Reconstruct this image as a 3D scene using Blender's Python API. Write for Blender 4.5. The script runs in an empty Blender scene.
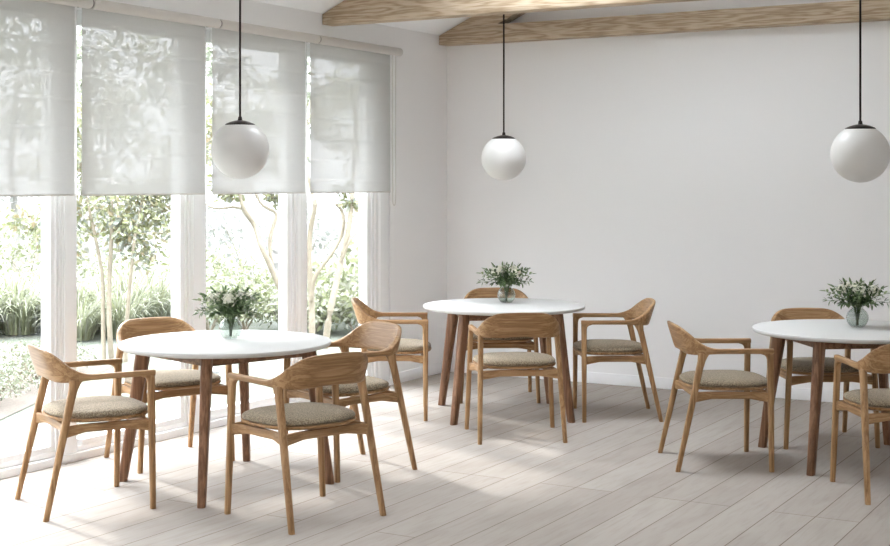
import bpy, bmesh, math, random
from math import sin, cos, pi, radians, sqrt
from mathutils import Vector, Matrix, Quaternion
random.seed(7)
sc = bpy.context.scene
COL = sc.collection

# ------------------------------------------------------------------ helpers
def R(d): return radians(d)

class MB:
    """collects vertices and faces of one mesh"""
    def __init__(s): s.v = []; s.f = []
    def add(s, vs, fs):
        o = len(s.v); s.v += [tuple(p) for p in vs]; s.f += [tuple(i + o for i in f) for f in fs]
    def box(s, x0, x1, y0, y1, z0, z1):
        s.add([(x0,y0,z0),(x1,y0,z0),(x1,y1,z0),(x0,y1,z0),(x0,y0,z1),(x1,y0,z1),(x1,y1,z1),(x0,y1,z1)],
              [(0,3,2,1),(4,5,6,7),(0,1,5,4),(1,2,6,5),(2,3,7,6),(3,0,4,7)])
    def loft(s, secs, n=16, cap0=True, cap1=True):
        """secs: (centre, u axis, v axis, half u, half v, exponent)"""
        vs = []; fs = []
        for (c, u, w, hu, hv, e) in secs:
            c = Vector(c); u = Vector(u); w = Vector(w)
            for k in range(n):
                a = 2*pi*(k + .5)/n
                ca, sa = cos(a), sin(a)
                vs.append(c + u*hu*math.copysign(abs(ca)**(2/e), ca) + w*hv*math.copysign(abs(sa)**(2/e), sa))
        for i in range(len(secs) - 1):
            for k in range(n):
                k2 = (k + 1) % n
                fs.append((i*n + k, i*n + k2, (i+1)*n + k2, (i+1)*n + k))
        if cap0: fs.append(tuple(range(n - 1, -1, -1)))
        if cap1: fs.append(tuple((len(secs)-1)*n + k for k in range(n)))
        s.add(vs, fs)
    def tube(s, pts, r0, r1=None, n=8, cap=True):
        r1 = r0 if r1 is None else r1
        pts = [Vector(p) for p in pts]; secs = []
        up = Vector((.13, .21, 1)).normalized()
        for i, p in enumerate(pts):
            t = (pts[min(i+1, len(pts)-1)] - pts[max(i-1, 0)]).normalized()
            u = up.cross(t)
            if u.length < .1: u = Vector((1, .1, 0)).cross(t)
            u.normalize(); w = t.cross(u)
            r = r0 + (r1 - r0)*i/max(1, len(pts)-1)
            secs.append((p, u, w, r, r, 2))
        s.loft(secs, n, cap, cap)
    def lathe(s, prof, n=40, c=(0,0,0)):
        vs = []; fs = []; m = len(prof)
        for (r, z) in prof:
            for k in range(n):
                a = 2*pi*k/n; vs.append((c[0] + r*cos(a), c[1] + r*sin(a), c[2] + z))
        for i in range(m - 1):
            for k in range(n):
                k2 = (k+1) % n
                fs.append((i*n+k, i*n+k2, (i+1)*n+k2, (i+1)*n+k))
        s.add(vs, fs)
    def leaf(s, p, d, nrm, L, W, bend=.15):
        """a pointed leaf blade of six faces folded along its midrib"""
        p = Vector(p); d = Vector(d).normalized(); nrm = Vector(nrm)
        w = d.cross(nrm)
        if w.length < 1e-3: w = d.cross(Vector((.3, .5, .8)))
        w.normalize(); nn = w.cross(d)
        a = p; b = p + d*L*.33 - nn*L*bend*.25; c = p + d*L*.68 - nn*L*bend*.6; e = p + d*L - nn*L*bend*1.2
        vs = [a, b + w*W*.5 + nn*W*.14, b, b - w*W*.5 + nn*W*.14, c + w*W*.4 + nn*W*.1, c, c - w*W*.4 + nn*W*.1, e]
        s.add(vs, [(0,2,1),(0,3,2),(1,2,5,4),(2,3,6,5),(4,5,7),(5,6,7)])
    def build(s, name, mat, parent=None, smooth=True, angle=40, bevel=0, segs=2):
        me = bpy.data.meshes.new(name); me.from_pydata(s.v, [], s.f); me.update()
        bm = bmesh.new(); bm.from_mesh(me)
        bmesh.ops.recalc_face_normals(bm, faces=bm.faces)
        if bevel: bmesh.ops.bevel(bm, geom=[e for e in bm.edges if e.is_manifold and e.calc_face_angle(0) > .5], offset=bevel, segments=segs, profile=.5, affect='EDGES', clamp_overlap=True)
        bm.to_mesh(me); bm.free()
        o = bpy.data.objects.new(name, me); COL.objects.link(o)
        if mat: me.materials.append(mat)
        if smooth:
            me.polygons.foreach_set('use_smooth', [True]*len(me.polygons))
            me.set_sharp_from_angle(angle=R(angle))
        if parent: o.parent = parent
        return o

def tag(o, label=None, cat=None, group=None, kind=None):
    if label: o['label'] = label
    if cat: o['category'] = cat
    if group: o['group'] = group
    if kind: o['kind'] = kind
    return o
def empty(name, loc=(0,0,0), rz=0):
    o = bpy.data.objects.new(name, None); o.empty_display_size = .1
    COL.objects.link(o); o.location = loc; o.rotation_euler = (0,0,rz); return o
def copy_tree(o, parent=None):
    c = o.copy(); COL.objects.link(c)
    if parent: c.parent = parent
    for ch in list(o.children): copy_tree(ch, c)
    return c

# ------------------------------------------------------------------ materials
def newmat(name):
    m = bpy.data.materials.new(name); m.use_nodes = True
    nt = m.node_tree; nt.nodes.clear()
    out = nt.nodes.new('ShaderNodeOutputMaterial')
    return m, nt, out
def N(nt, t, **kw):
    n = nt.nodes.new(t)
    for k, v in kw.items():
        if k in n.inputs: n.inputs[k].default_value = v
        else: setattr(n, k, v)
    return n
def ramp(nt, stops, src):
    r = nt.nodes.new('ShaderNodeValToRGB'); e = r.color_ramp.elements
    while len(e) < len(stops): e.new(.5)
    for i, (p, c) in enumerate(stops): e[i].position = p; e[i].color = (*c, 1)
    nt.links.new(src, r.inputs['Fac']); return r.outputs['Color']
def srgb(r, g, b):
    f = lambda c: (c/255/12.92) if c/255 <= .04045 else ((c/255 + .055)/1.055)**2.4
    return (f(r), f(g), f(b))
def principled(nt, out, **kw):
    b = N(nt, 'ShaderNodeBsdfPrincipled', **kw); nt.links.new(b.outputs[0], out.inputs['Surface']); return b

def plain(name, col, rough=.5, bump=0, scale=60, var=.03, **kw):
    m, nt, out = newmat(name)
    b = principled(nt, out, Roughness=rough, **kw)
    tc = N(nt, 'ShaderNodeTexCoord')
    nz = N(nt, 'ShaderNodeTexNoise', Scale=scale, Detail=4.0)
    nt.links.new(tc.outputs['Object'], nz.inputs['Vector'])
    lo = tuple(max(0, c*(1 - var)) for c in col); hi = tuple(min(1, c*(1 + var)) for c in col)
    nt.links.new(ramp(nt, [(.3, lo), (.7, hi)], nz.outputs['Fac']), b.inputs['Base Color'])
    if bump:
        bp = N(nt, 'ShaderNodeBump', Strength=bump, Distance=.002)
        nt.links.new(nz.outputs['Fac'], bp.inputs['Height']); nt.links.new(bp.outputs[0], b.inputs['Normal'])
    return m

def wood(name, dark, mid, light, axis, rough=.42, stretch=26, ringscale=26., dist=1.0):
    """grain that runs along the given object axis"""
    m, nt, out = newmat(name)
    b = principled(nt, out, Roughness=rough); b.inputs['Specular IOR Level'].default_value = .35
    tc = N(nt, 'ShaderNodeTexCoord'); oi = N(nt, 'ShaderNodeObjectInfo')
    add = N(nt, 'ShaderNodeVectorMath', operation='ADD')
    mul = N(nt, 'ShaderNodeVectorMath', operation='SCALE'); mul.inputs['Scale'].default_value = 13.7
    cmb = N(nt, 'ShaderNodeCombineXYZ')
    for i in range(3): nt.links.new(oi.outputs['Random'], cmb.inputs[i])
    nt.links.new(cmb.outputs[0], mul.inputs[0])
    nt.links.new(tc.outputs['Object'], add.inputs[0]); nt.links.new(mul.outputs[0], add.inputs[1])
    mp = N(nt, 'ShaderNodeMapping'); s = [1, 1, 1]; s['xyz'.index(axis)] = 1/stretch
    mp.inputs['Scale'].default_value = s
    nt.links.new(add.outputs[0], mp.inputs['Vector'])
    fine = N(nt, 'ShaderNodeTexNoise', Scale=220., Detail=5., Roughness=.6); nt.links.new(mp.outputs[0], fine.inputs['Vector'])
    big = N(nt, 'ShaderNodeTexNoise', Scale=ringscale, Detail=3., Distortion=dist); nt.links.new(mp.outputs[0], big.inputs['Vector'])
    wv = N(nt, 'ShaderNodeMath', operation='SINE'); ml = N(nt, 'ShaderNodeMath', operation='MULTIPLY'); ml.inputs[1].default_value = 20.
    nt.links.new(big.outputs['Fac'], ml.inputs[0]); nt.links.new(ml.outputs[0], wv.inputs[0])
    mr = N(nt, 'ShaderNodeMapRange'); mr.inputs['From Min'].default_value = -1; nt.links.new(wv.outputs[0], mr.inputs['Value'])
    mix = N(nt, 'ShaderNodeMix', data_type='FLOAT'); mix.inputs['Factor'].default_value = .68
    nt.links.new(mr.outputs[0], mix.inputs['A']); nt.links.new(fine.outputs['Fac'], mix.inputs['B'])
    nt.links.new(ramp(nt, [(.27, dark), (.5, mid), (.74, light)], mix.outputs['Result']), b.inputs['Base Color'])
    bp = N(nt, 'ShaderNodeBump', Strength=.12, Distance=.001)
    nt.links.new(fine.outputs['Fac'], bp.inputs['Height']); nt.links.new(bp.outputs[0], b.inputs['Normal'])
    return m

OAK = (srgb(136,101,66), srgb(159,123,85), srgb(179,143,104))
oak = {a: wood('oak_grain_' + a, *OAK, a) for a in 'xyz'}
WAL = (srgb(106,73,52), srgb(130,94,69), srgb(150,113,86))
walnut = {a: wood('table_oak_grain_' + a, *WAL, a) for a in 'xyz'}
BEAM = (srgb(148,125,99), srgb(182,162,137), srgb(206,190,168))

def beam_mat(name, axis_vec):
    m, nt, out = newmat(name)
    b = principled(nt, out, Roughness=.75)
    tc = N(nt, 'ShaderNodeTexCoord'); mp = N(nt, 'ShaderNodeMapping')
    mp.inputs['Scale'].default_value = (.5, 3, 6.5); mp.inputs['Location'].default_value = (.2, .3, -17.6)
    nt.links.new(tc.outputs['Object'], mp.inputs['Vector'])
    dn = N(nt, 'ShaderNodeTexNoise', Scale=2.6, Detail=3.); nt.links.new(mp.outputs[0], dn.inputs['Vector'])
    ml = N(nt, 'ShaderNodeMath', operation='MULTIPLY'); ml.inputs[1].default_value = 46.
    nt.links.new(dn.outputs['Fac'], ml.inputs[0])
    sn = N(nt, 'ShaderNodeMath', operation='SINE'); nt.links.new(ml.outputs[0], sn.inputs[0])
    mr = N(nt, 'ShaderNodeMapRange'); mr.inputs['From Min'].default_value = -1; nt.links.new(sn.outputs[0], mr.inputs['Value'])
    pw = N(nt, 'ShaderNodeMath', operation='POWER'); pw.inputs[1].default_value = .6; nt.links.new(mr.outputs[0], pw.inputs[0])
    mp2 = N(nt, 'ShaderNodeMapping'); mp2.inputs['Scale'].default_value = (3, 40, 90); nt.links.new(tc.outputs['Object'], mp2.inputs['Vector'])
    fn = N(nt, 'ShaderNodeTexNoise', Scale=2.5, Detail=5., Roughness=.65); nt.links.new(mp2.outputs[0], fn.inputs['Vector'])
    mix = N(nt, 'ShaderNodeMix', data_type='FLOAT'); mix.inputs['Factor'].default_value = .58
    nt.links.new(pw.outputs[0], mix.inputs['A']); nt.links.new(fn.outputs['Fac'], mix.inputs['B'])
    nt.links.new(ramp(nt, [(.2, BEAM[0]), (.55, BEAM[1]), (.85, BEAM[2])], mix.outputs['Result']), b.inputs['Base Color'])
    bp = N(nt, 'ShaderNodeBump', Strength=.3, Distance=.004)
    nt.links.new(fn.outputs['Fac'], bp.inputs['Height']); nt.links.new(bp.outputs[0], b.inputs['Normal'])
    return m

def floor_mat():
    m, nt, out = newmat('whitewashed_boards')
    b = principled(nt, out, Roughness=.62); b.inputs['Specular IOR Level'].default_value = .03
    tc = N(nt, 'ShaderNodeTexCoord'); sp = N(nt, 'ShaderNodeSeparateXYZ'); cb = N(nt, 'ShaderNodeCombineXYZ')
    nt.links.new(tc.outputs['Object'], sp.inputs[0])
    ax = N(nt, 'ShaderNodeMath', operation='ADD'); ax.inputs[1].default_value = FLOOR_OFF
    nt.links.new(sp.outputs['X'], ax.inputs[0])
    nt.links.new(sp.outputs['Y'], cb.inputs['X']); nt.links.new(ax.outputs[0], cb.inputs['Y'])
    br = N(nt, 'ShaderNodeTexBrick', offset=.37, offset_frequency=3, squash=1.0)
    br.inputs['Scale'].default_value = 1; br.inputs['Brick Width'].default_value = 3.4; br.inputs['Row Height'].default_value = BOARD
    br.inputs['Mortar Size'].default_value = .0028; br.inputs['Mortar Smooth'].default_value = .3; br.inputs['Bias'].default_value = 0
    br.inputs['Color1'].default_value = (*srgb(166,158,151), 1); br.inputs['Color2'].default_value = (*srgb(174,167,160), 1)
    br.inputs['Mortar'].default_value = (*srgb(122,109,98), 1)
    nt.links.new(cb.outputs[0], br.inputs['Vector'])
    mp = N(nt, 'ShaderNodeMapping'); mp.inputs['Scale'].default_value = (14, 1.2, 1); nt.links.new(tc.outputs['Object'], mp.inputs['Vector'])
    nz = N(nt, 'ShaderNodeTexNoise', Scale=3., Detail=6., Roughness=.62, Distortion=.6); nt.links.new(mp.outputs[0], nz.inputs['Vector'])
    g = ramp(nt, [(.25, (.80,.78,.76)), (.5, (.97,.965,.96)), (.75, (1,1,1))], nz.outputs['Fac'])
    mp3 = N(nt, 'ShaderNodeMapping'); mp3.inputs['Scale'].default_value = (5, 1.6, 1); nt.links.new(tc.outputs['Object'], mp3.inputs['Vector'])
    n3 = N(nt, 'ShaderNodeTexNoise', Scale=1.3, Detail=2.); nt.links.new(mp3.outputs[0], n3.inputs['Vector'])
    g3 = ramp(nt, [(.3, (.90,.885,.87)), (.5, (1,1,1)), (.72, (.97,.96,.95))], n3.outputs['Fac'])
    m1 = N(nt, 'ShaderNodeMix', data_type='RGBA', blend_type='MULTIPLY'); m1.inputs['Factor'].default_value = .7
    nt.links.new(br.outputs['Color'], m1.inputs['A']); nt.links.new(g, m1.inputs['B'])
    m2 = N(nt, 'ShaderNodeMix', data_type='RGBA', blend_type='MULTIPLY'); m2.inputs['Factor'].default_value = .8
    nt.links.new(m1.outputs['Result'], m2.inputs['A']); nt.links.new(g3, m2.inputs['B'])
    nt.links.new(m2.outputs['Result'], b.inputs['Base Color'])
    bp = N(nt, 'ShaderNodeBump', Strength=.25, Distance=.002, invert=True)
    nt.links.new(br.outputs['Fac'], bp.inputs['Height']); nt.links.new(bp.outputs[0], b.inputs['Normal'])
    return m

def cushion_mat():
    m, nt, out = newmat('boucle_wool')
    b = principled(nt, out, Roughness=.95); b.inputs['Sheen Weight'].default_value = .2; b.inputs['Specular IOR Level'].default_value = .1
    tc = N(nt, 'ShaderNodeTexCoord')
    vo = N(nt, 'ShaderNodeTexVoronoi', Scale=170.); nt.links.new(tc.outputs['Object'], vo.inputs['Vector'])
    nz = N(nt, 'ShaderNodeTexNoise', Scale=120., Detail=4.); nt.links.new(tc.outputs['Object'], nz.inputs['Vector'])
    mix = N(nt, 'ShaderNodeMix', data_type='FLOAT'); mix.inputs['Factor'].default_value = .5
    nt.links.new(vo.outputs['Distance'], mix.inputs['A']); nt.links.new(nz.outputs['Fac'], mix.inputs['B'])
    nt.links.new(ramp(nt, [(.25, srgb(168,154,133)), (.45, srgb(144,130,109)), (.65, srgb(110,96,77))], mix.outputs['Result']), b.inputs['Base Color'])
    bp = N(nt, 'ShaderNodeBump', Strength=.6, Distance=.004, invert=True)
    nt.links.new(mix.outputs['Result'], bp.inputs['Height']); nt.links.new(bp.outputs[0], b.inputs['Normal'])
    return m

def thin_glass(name, tint=(1,1,1), rough=.0, base=.03, edge=.5, power=4.0):
    """clear thin glass: see-through face on, mirror-like towards its rim"""
    m, nt, out = newmat(name)
    t = N(nt, 'ShaderNodeBsdfTransparent', Color=(*tint, 1)); g = N(nt, 'ShaderNodeBsdfGlossy', Roughness=rough)
    lw = N(nt, 'ShaderNodeLayerWeight', Blend=.5)
    pw = N(nt, 'ShaderNodeMath', operation='POWER'); pw.inputs[1].default_value = power; nt.links.new(lw.outputs['Facing'], pw.inputs[0])
    ml = N(nt, 'ShaderNodeMath', operation='MULTIPLY_ADD'); ml.inputs[1].default_value = edge; ml.inputs[2].default_value = base
    nt.links.new(pw.outputs[0], ml.inputs[0])
    mx = N(nt, 'ShaderNodeMixShader'); nt.links.new(ml.outputs[0], mx.inputs[0])
    nt.links.new(t.outputs[0], mx.inputs[1]); nt.links.new(g.outputs[0], mx.inputs[2])
    nt.links.new(mx.outputs[0], out.inputs['Surface']); return m

def leaf_mat(name, cols, trans=.35, rough=.5):
    m, nt, out = newmat(name)
    ge = N(nt, 'ShaderNodeNewGeometry')
    c = ramp(nt, [(i/max(1, len(cols)-1), k) for i, k in enumerate(cols)], ge.outputs['Random Per Island'])
    d = N(nt, 'ShaderNodeBsdfPrincipled', Roughness=rough); t = N(nt, 'ShaderNodeBsdfTranslucent')
    nt.links.new(c, d.inputs['Base Color']); nt.links.new(c, t.inputs['Color'])
    mx = N(nt, 'ShaderNodeMixShader'); mx.inputs[0].default_value = trans
    nt.links.new(d.outputs[0], mx.inputs[1]); nt.links.new(t.outputs[0], mx.inputs[2]); nt.links.new(mx.outputs[0], out.inputs['Surface'])
    return m

def blind_mat():
    m, nt, out = newmat('sheer_blind_fabric')
    tc = N(nt, 'ShaderNodeTexCoord')
    mp = N(nt, 'ShaderNodeMapping'); mp.inputs['Scale'].default_value = (1, 60, 6); nt.links.new(tc.outputs['Object'], mp.inputs['Vector'])
    n1 = N(nt, 'ShaderNodeTexNoise', Scale=3., Detail=4.); nt.links.new(mp.outputs[0], n1.inputs['Vector'])
    mq = N(nt, 'ShaderNodeMapping'); mq.inputs['Scale'].default_value = (1, 6, 60); nt.links.new(tc.outputs['Object'], mq.inputs['Vector'])
    n2 = N(nt, 'ShaderNodeTexNoise', Scale=3., Detail=4.); nt.links.new(mq.outputs[0], n2.inputs['Vector'])
    av = N(nt, 'ShaderNodeMath', operation='ADD'); nt.links.new(n1.outputs['Fac'], av.inputs[0]); nt.links.new(n2.outputs['Fac'], av.inputs[1])
    mr = N(nt, 'ShaderNodeMapRange'); mr.inputs['From Min'].default_value = .6; mr.inputs['From Max'].default_value = 1.4
    mr.inputs['To Min'].default_value = BLIND_OPEN*.75; mr.inputs['To Max'].default_value = BLIND_OPEN*1.25
    nt.links.new(av.outputs[0], mr.inputs['Value'])
    tr = N(nt, 'ShaderNodeBsdfTransparent'); df = N(nt, 'ShaderNodeBsdfDiffuse', Color=(.60,.60,.585,1)); tl = N(nt, 'ShaderNodeBsdfTranslucent', Color=(.60,.60,.585,1))
    a = N(nt, 'ShaderNodeMixShader'); a.inputs[0].default_value = BLIND_TL
    nt.links.new(df.outputs[0], a.inputs[1]); nt.links.new(tl.outputs[0], a.inputs[2])
    b = N(nt, 'ShaderNodeMixShader'); nt.links.new(mr.outputs[0], b.inputs[0])
    nt.links.new(a.outputs[0], b.inputs[1]); nt.links.new(tr.outputs[0], b.inputs[2]); nt.links.new(b.outputs[0], out.inputs['Surface'])
    return m

BOARD, FLOOR_OFF = .205, .145
BLIND_OPEN, BLIND_TL = .085, .085
SKY, SUN, SUN_AZ, SUN_EL, EXPO, GARDEN = 4.4, .75, -21, 29, 2.72, .24

M_wall = plain('painted_wall', srgb(241,240,240), .85, .03, 300, .006)
M_ceil = plain('painted_ceiling', srgb(243,243,243), .85, .03, 300, .006)
M_trim = plain('white_trim_paint', srgb(240,240,241), .5, 0, 40, .008)
M_frame = plain('white_window_paint', srgb(238,238,238), .4, 0, 12, .003)
M_top = plain('white_laminate', srgb(208,207,205), .5, 0, 30, .004)
M_top.node_tree.nodes['Principled BSDF'].inputs['Specular IOR Level'].default_value = .05
M_floor = floor_mat()
M_cush = cushion_mat()
M_pane = thin_glass('window_glass', (.985,.99,.985), base=.012, edge=.25)
M_vase = thin_glass('vase_glass', (.87,.89,.88), base=.05, edge=.7, power=3.0)
M_water = thin_glass('vase_water', (.95,.97,.95), base=.02, edge=.25)
M_blind = blind_mat()
M_tube = plain('pale_grey_blind_tube', srgb(206,202,196), .55, 0, 30, .01)
M_ring = plain('grey_bracket_plastic', srgb(112,108,103), .5)
M_black = plain('dark_bronze_metal', srgb(50,43,40), .35, 0, 60, .05, Metallic=.6)
M_globe, _nt, _out = newmat('opal_glass')
_b = principled(_nt, _out, Roughness=.38); _b.inputs['Base Color'].default_value = (*srgb(216,214,211), 1)
_b.inputs['Subsurface Weight'].default_value = .25; _b.inputs['Subsurface Radius'].default_value = (.1,.1,.1)
M_leaf = leaf_mat('bouquet_leaf', [srgb(52,74,42), srgb(78,100,62), srgb(112,132,88), srgb(66,88,56)], .2, .45)
M_leaf2 = leaf_mat('bouquet_soft_leaf', [srgb(84,106,70), srgb(118,138,98), srgb(150,164,124)], .25, .5)
M_flower = leaf_mat('white_petal', [srgb(238,236,222), srgb(246,244,236), srgb(226,226,204)], .3, .6)
M_stem = plain('green_stem', srgb(76,98,56), .5)

# ------------------------------------------------------------------ room shell
XR, YN, ZE, SL = 6.6, -12.0, 2.784, .455      # right wall, near wall, eave height, roof slope
def struct(mb, name, mat, parent=None, **kw):
    o = mb.build(name, mat, parent, **kw)
    if parent is None: o['kind'] = 'structure'
    return o
m = MB(); m.box(-.02, XR, YN, 0, -.06, 0); struct(m, 'floor', M_floor, smooth=False)
m = MB(); zr = ZE + SL*XR/2
for y0, y1, nm in ((0, .2, 'wall_back'), (YN - .2, YN, 'wall_near')):
    m = MB()
    pr = [(-.2, -.06), (XR + .2, -.06), (XR + .2, ZE - .2*SL), (XR/2, zr), (-.2, ZE - .2*SL)]
    m.add([(x, y0, z) for x, z in pr] + [(x, y1, z) for x, z in pr],
          [(4,3,2,1,0), (5,6,7,8,9)] + [(i, (i+1) % 5, (i+1) % 5 + 5, i + 5) for i in range(5)])
    struct(m, nm, M_wall, smooth=False)
# ceiling: two slopes, the slope above the windows pierced by added, unseen roof lights
SKX0, SKX1 = 1.35, 2.55
SKY_Y = [(-1.95 - 1.66*q, -1.95 - 1.66*q - 1.3) for q in (0, 3, 4)]
def slope_slab(m, x0, x1, y0, y1, f=lambda x: x, t=.15):
    pts = [(f(x0), ZE + SL*x0), (f(x1), ZE + SL*x1), (f(x1), ZE + SL*x1 + t), (f(x0), ZE + SL*x0 + t)]
    m.add([(x, y0, z) for x, z in pts] + [(x, y1, z) for x, z in pts], [(0,1,2,3), (7,6,5,4), (0,4,5,1), (1,5,6,2), (2,6,7,3), (3,7,4,0)])
m = MB()
slope_slab(m, -.5, XR/2, YN - .2, .2, lambda x: XR - x)
slope_slab(m, -.5, SKX0, YN - .2, .2); slope_slab(m, SKX1, XR/2, YN - .2, .2)
yy = .2
for a, b in SKY_Y: slope_slab(m, SKX0, SKX1, a, yy); yy = b
slope_slab(m, SKX0, SKX1, YN - .2, yy)
struct(m, 'ceiling', M_ceil, smooth=False)
for q, (a, b) in enumerate(SKY_Y):
    m = MB(); e = .05
    for x0, x1, y0, y1 in ((SKX0, SKX0 + e, b, a), (SKX1 - e, SKX1, b, a), (SKX0 + e, SKX1 - e, b, b + e), (SKX0 + e, SKX1 - e, a - e, a)): slope_slab(m, x0, x1, y0, y1, t=.12)
    fr = struct(m, 'window_%d' % (q + 9), M_frame, smooth=False)  # frame of an added roof light, out of view, bringing in daylight
    m = MB(); slope_slab(m, SKX0 + e - .004, SKX1 - e + .004, b + e - .004, a - e + .004, t=.008); m.v = [(x, y, z + .08) for x, y, z in m.v]; m.build('pane', M_pane, fr, smooth=False)

NW, PER, W0 = 5, 1.10, -.93                      # windows along the left wall (fifth unseen, added for daylight), their period, the first post's centre
YEND = -5.34 - PER*(NW - 4)
m = MB()
m.box(-.2, 0, W0 + .05, 0, -.06, ZE); m.box(-.2, 0, YN, YEND - .05, -.06, ZE); m.box(-.2, 0, YEND - .05, W0 + .05, 2.555, ZE)
struct(m, 'wall_left', M_wall, smooth=False)
m = MB(); m.box(XR, XR + .2, YN, 0, -.06, ZE); struct(m, 'wall_right', M_wall, smooth=False)
m = MB(); m.box(0, XR, -.014, 0, 0, .085); struct(m, 'baseboard_back', M_trim, bevel=.003)
m = MB(); m.box(0, .014, W0 + .05, -.014, 0, .085); struct(m, 'baseboard_left', M_trim, bevel=.003)
m = MB(); m.box(-.2, .012, YEND - .05, W0 + .05, -.06, .045); struct(m, 'trim_1', M_frame, bevel=.003)   # plinth under the window wall
POST = [(-1.03, -.886), (-2.064, -1.968), (-3.197, -3.063), (-4.287, -4.181)] + [(-5.39 - PER*q, -5.28 - PER*q) for q in range(NW - 3)]     # the posts between the windows
STILE = [.14, .115, .092, .075] + [.11]*(NW - 4)
for k in range(NW + 1):
    a, b = POST[k]; m = MB(); m.box(-.10, -.010, a, b, .045, 2.555); m.box(-.03, 0, a + .008, b - .008, .045, 2.555)
    struct(m, 'trim_%d' % (k + 2), M_frame, bevel=.003)
for k in range(NW):
    y1 = POST[k][0]; y0 = POST[k + 1][1]; st = .06; sr = STILE[k]
    m = MB(); X0, X1 = -.10, -.026
    m.box(X0, -.075, y0, y0 + st, .045, 2.555); m.box(X0, X1, y1 - sr, y1, .045, 2.555)
    m.box(X0, X1, y0 + st, y1 - sr, .045, .105); m.box(X0, X1, y0 + st, y1 - sr, 2.47, 2.555)
    # raised beads on the sash
    m.box(-.03, -.016, y1 - sr*.62, y1 - sr*.5, .05, 2.55); m.box(-.03, -.012, y1 - sr*.3, y1 - .004, .05, 2.55)
    m.box(-.03, -.014, y0 + .01, y1 - sr*.62, .05, .075)
    fr = struct(m, 'window_%d' % (k + 1), M_frame, smooth=False)
    m = MB(); m.box(-.094, -.088, y0 + st - .003, y1 - sr + .003, .1, 2.475)
    m.build('pane', M_pane, fr, smooth=False)

# ------------------------------------------------------------------ roof trusses
M_beam = beam_mat('rustic_oak_beam', 0)
def truss(yf, label):
    t = empty('roof_truss', (0, yf, 2.705)); tag(t, label, 'beam')
    th = .136; top = lambda x: .075 + SL*x
    def prism(pts, y0, y1):
        m = MB(); n = len(pts)
        m.add([(x, y0, z) for x, z in pts] + [(x, y1, z) for x, z in pts],
              [tuple(range(n)), tuple(range(2*n - 1, n - 1, -1))] + [(i, (i+1) % n, (i+1) % n + n, i + n) for i in range(n)])
        return m
    e = .145
    prism([(.001, 0), (XR - .001, 0), (XR - .001, top(0)), (XR - e, .141), (e, .141), (.001, top(0))], 0, th).build('tie_beam', M_beam, t, bevel=.004)
    for sx in (0, 1):
        f = (lambda x: x) if sx == 0 else (lambda x: XR - x)
        x_on = (.141 - (top(0) - .18))/SL; xb = XR/2
        pts = [(e, .1412), (x_on, .1412), (xb, top(xb) - .18), (xb, top(xb))]
        prism([(f(x), z) for x, z in pts], .002, th - .002).build('rafter', M_beam, t, bevel=.003)
    return t
truss(-.137, 'weathered oak roof truss standing close against the blank back wall')
truss(-1.797, 'nearer weathered oak roof truss whose tie beam crosses the top of the room')

# ------------------------------------------------------------------ roller blinds
edges = [(-2.047, -1.001), (-3.104, -2.107), (-4.227, -3.172), (-5.33, -4.280), (-6.43, -5.38)]  # the last is an added blind, unseen, dimming the fifth window
blabels = ['sheer roller blind nearest the room corner, with a bead cord hanging beside it',
           'sheer roller blind partly hidden by the globe lamp hanging over the window table',
           'sheer roller blind over the window with the leafy round-crowned tree outside',
           'sheer roller blind farthest from the back wall in view, cut by the picture edge',
           'added, unseen sheer roller blind of the fifth window, beyond the picture edge']
joint = [-.885, -1.987, -3.068, -4.184, -5.355, -6.46]
for i, (y0, y1) in enumerate(edges):
    b = empty('roller_blind', (.085, (y0 + y1)/2, 1.495)); tag(b, blabels[i], 'blind', 'roller blinds along the window wall')
    ox, oy, oz = b.location
    def L(mb, name, mat, **kw):
        mb.v = [(x - ox, y - oy, z - oz) for x, y, z in mb.v]; return mb.build(name, mat, b, **kw)
    m = MB(); r = .031
    c0, c1 = joint[i + 1] + .006, joint[i] - .006
    secs = [((.1, y, 2.576), (1,0,0), (0,0,1), rr, rr, 2) for y, rr in ((c0, r - .004), (c0 + .003, r), (c1 - .012, r), (c1, r - .008 if i == 0 else r - .003))]
    m.loft(secs, 24); L(m, 'roller_tube', M_tube, angle=50)
    for y in ((joint[i], joint[i + 1]) if i == 0 else (joint[i + 1],)):
        m = MB()
        yy = y + (.012 if y == joint[0] else 0)
        if y == joint[0]: m.box(.001, .1, yy - .03, yy - .026, 2.56, 2.592)
        else:
            m.loft([((.1, yy - .005, 2.576), (1,0,0), (0,0,1), .026, .026, 2), ((.1, yy + .005, 2.576), (1,0,0), (0,0,1), .026, .026, 2)], 20)
            m.box(.001, .09, yy - .004, yy + .004, 2.56, 2.592)
        L(m, 'bracket', M_ring, angle=50)
    # the cloth hangs from the tube with faint horizontal creases
    m = MB(); ny, nz = 6, 110; zt, zb = 2.578, 1.503
    vs = []; fs = []
    for a in range(nz + 1):
        z = zb + (zt - zb)*a/nz
        cr = -.0022*max(0, 1 - abs(((z - zb) % .15) - .075)/.012)
        for c in range(ny + 1):
            y = y0 + (y1 - y0)*c/ny
            vs.append((.075 + cr + .0015*sin(y*7 + z*2), y, z))
    for a in range(nz):
        for c in range(ny):
            k = a*(ny + 1) + c; fs.append((k, k + 1, k + ny + 2, k + ny + 1))
    m.add(vs, fs); L(m, 'fabric', M_blind)
    m = MB(); m.box(.071, .079, y0, y1, 1.495, 1.505); L(m, 'hem_bar', M_tube, bevel=.002)
    if i == 0:
        m = MB(); pts = []
        yc = -.945
        for k in range(9): pts.append((.075, yc - .022, 2.57 - (2.57 - 1.43)*k/8))
        for k in range(1, 8): pts.append((.075, yc - .022*cos(pi*k/8), 1.43 - .035*sin(pi*k/8)))
        for k in range(9): pts.append((.075, yc + .022, 1.43 + (2.57 - 1.43)*k/8))
        m.tube(pts, .003, n=6); L(m, 'bead_cord', M_tube)

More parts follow.
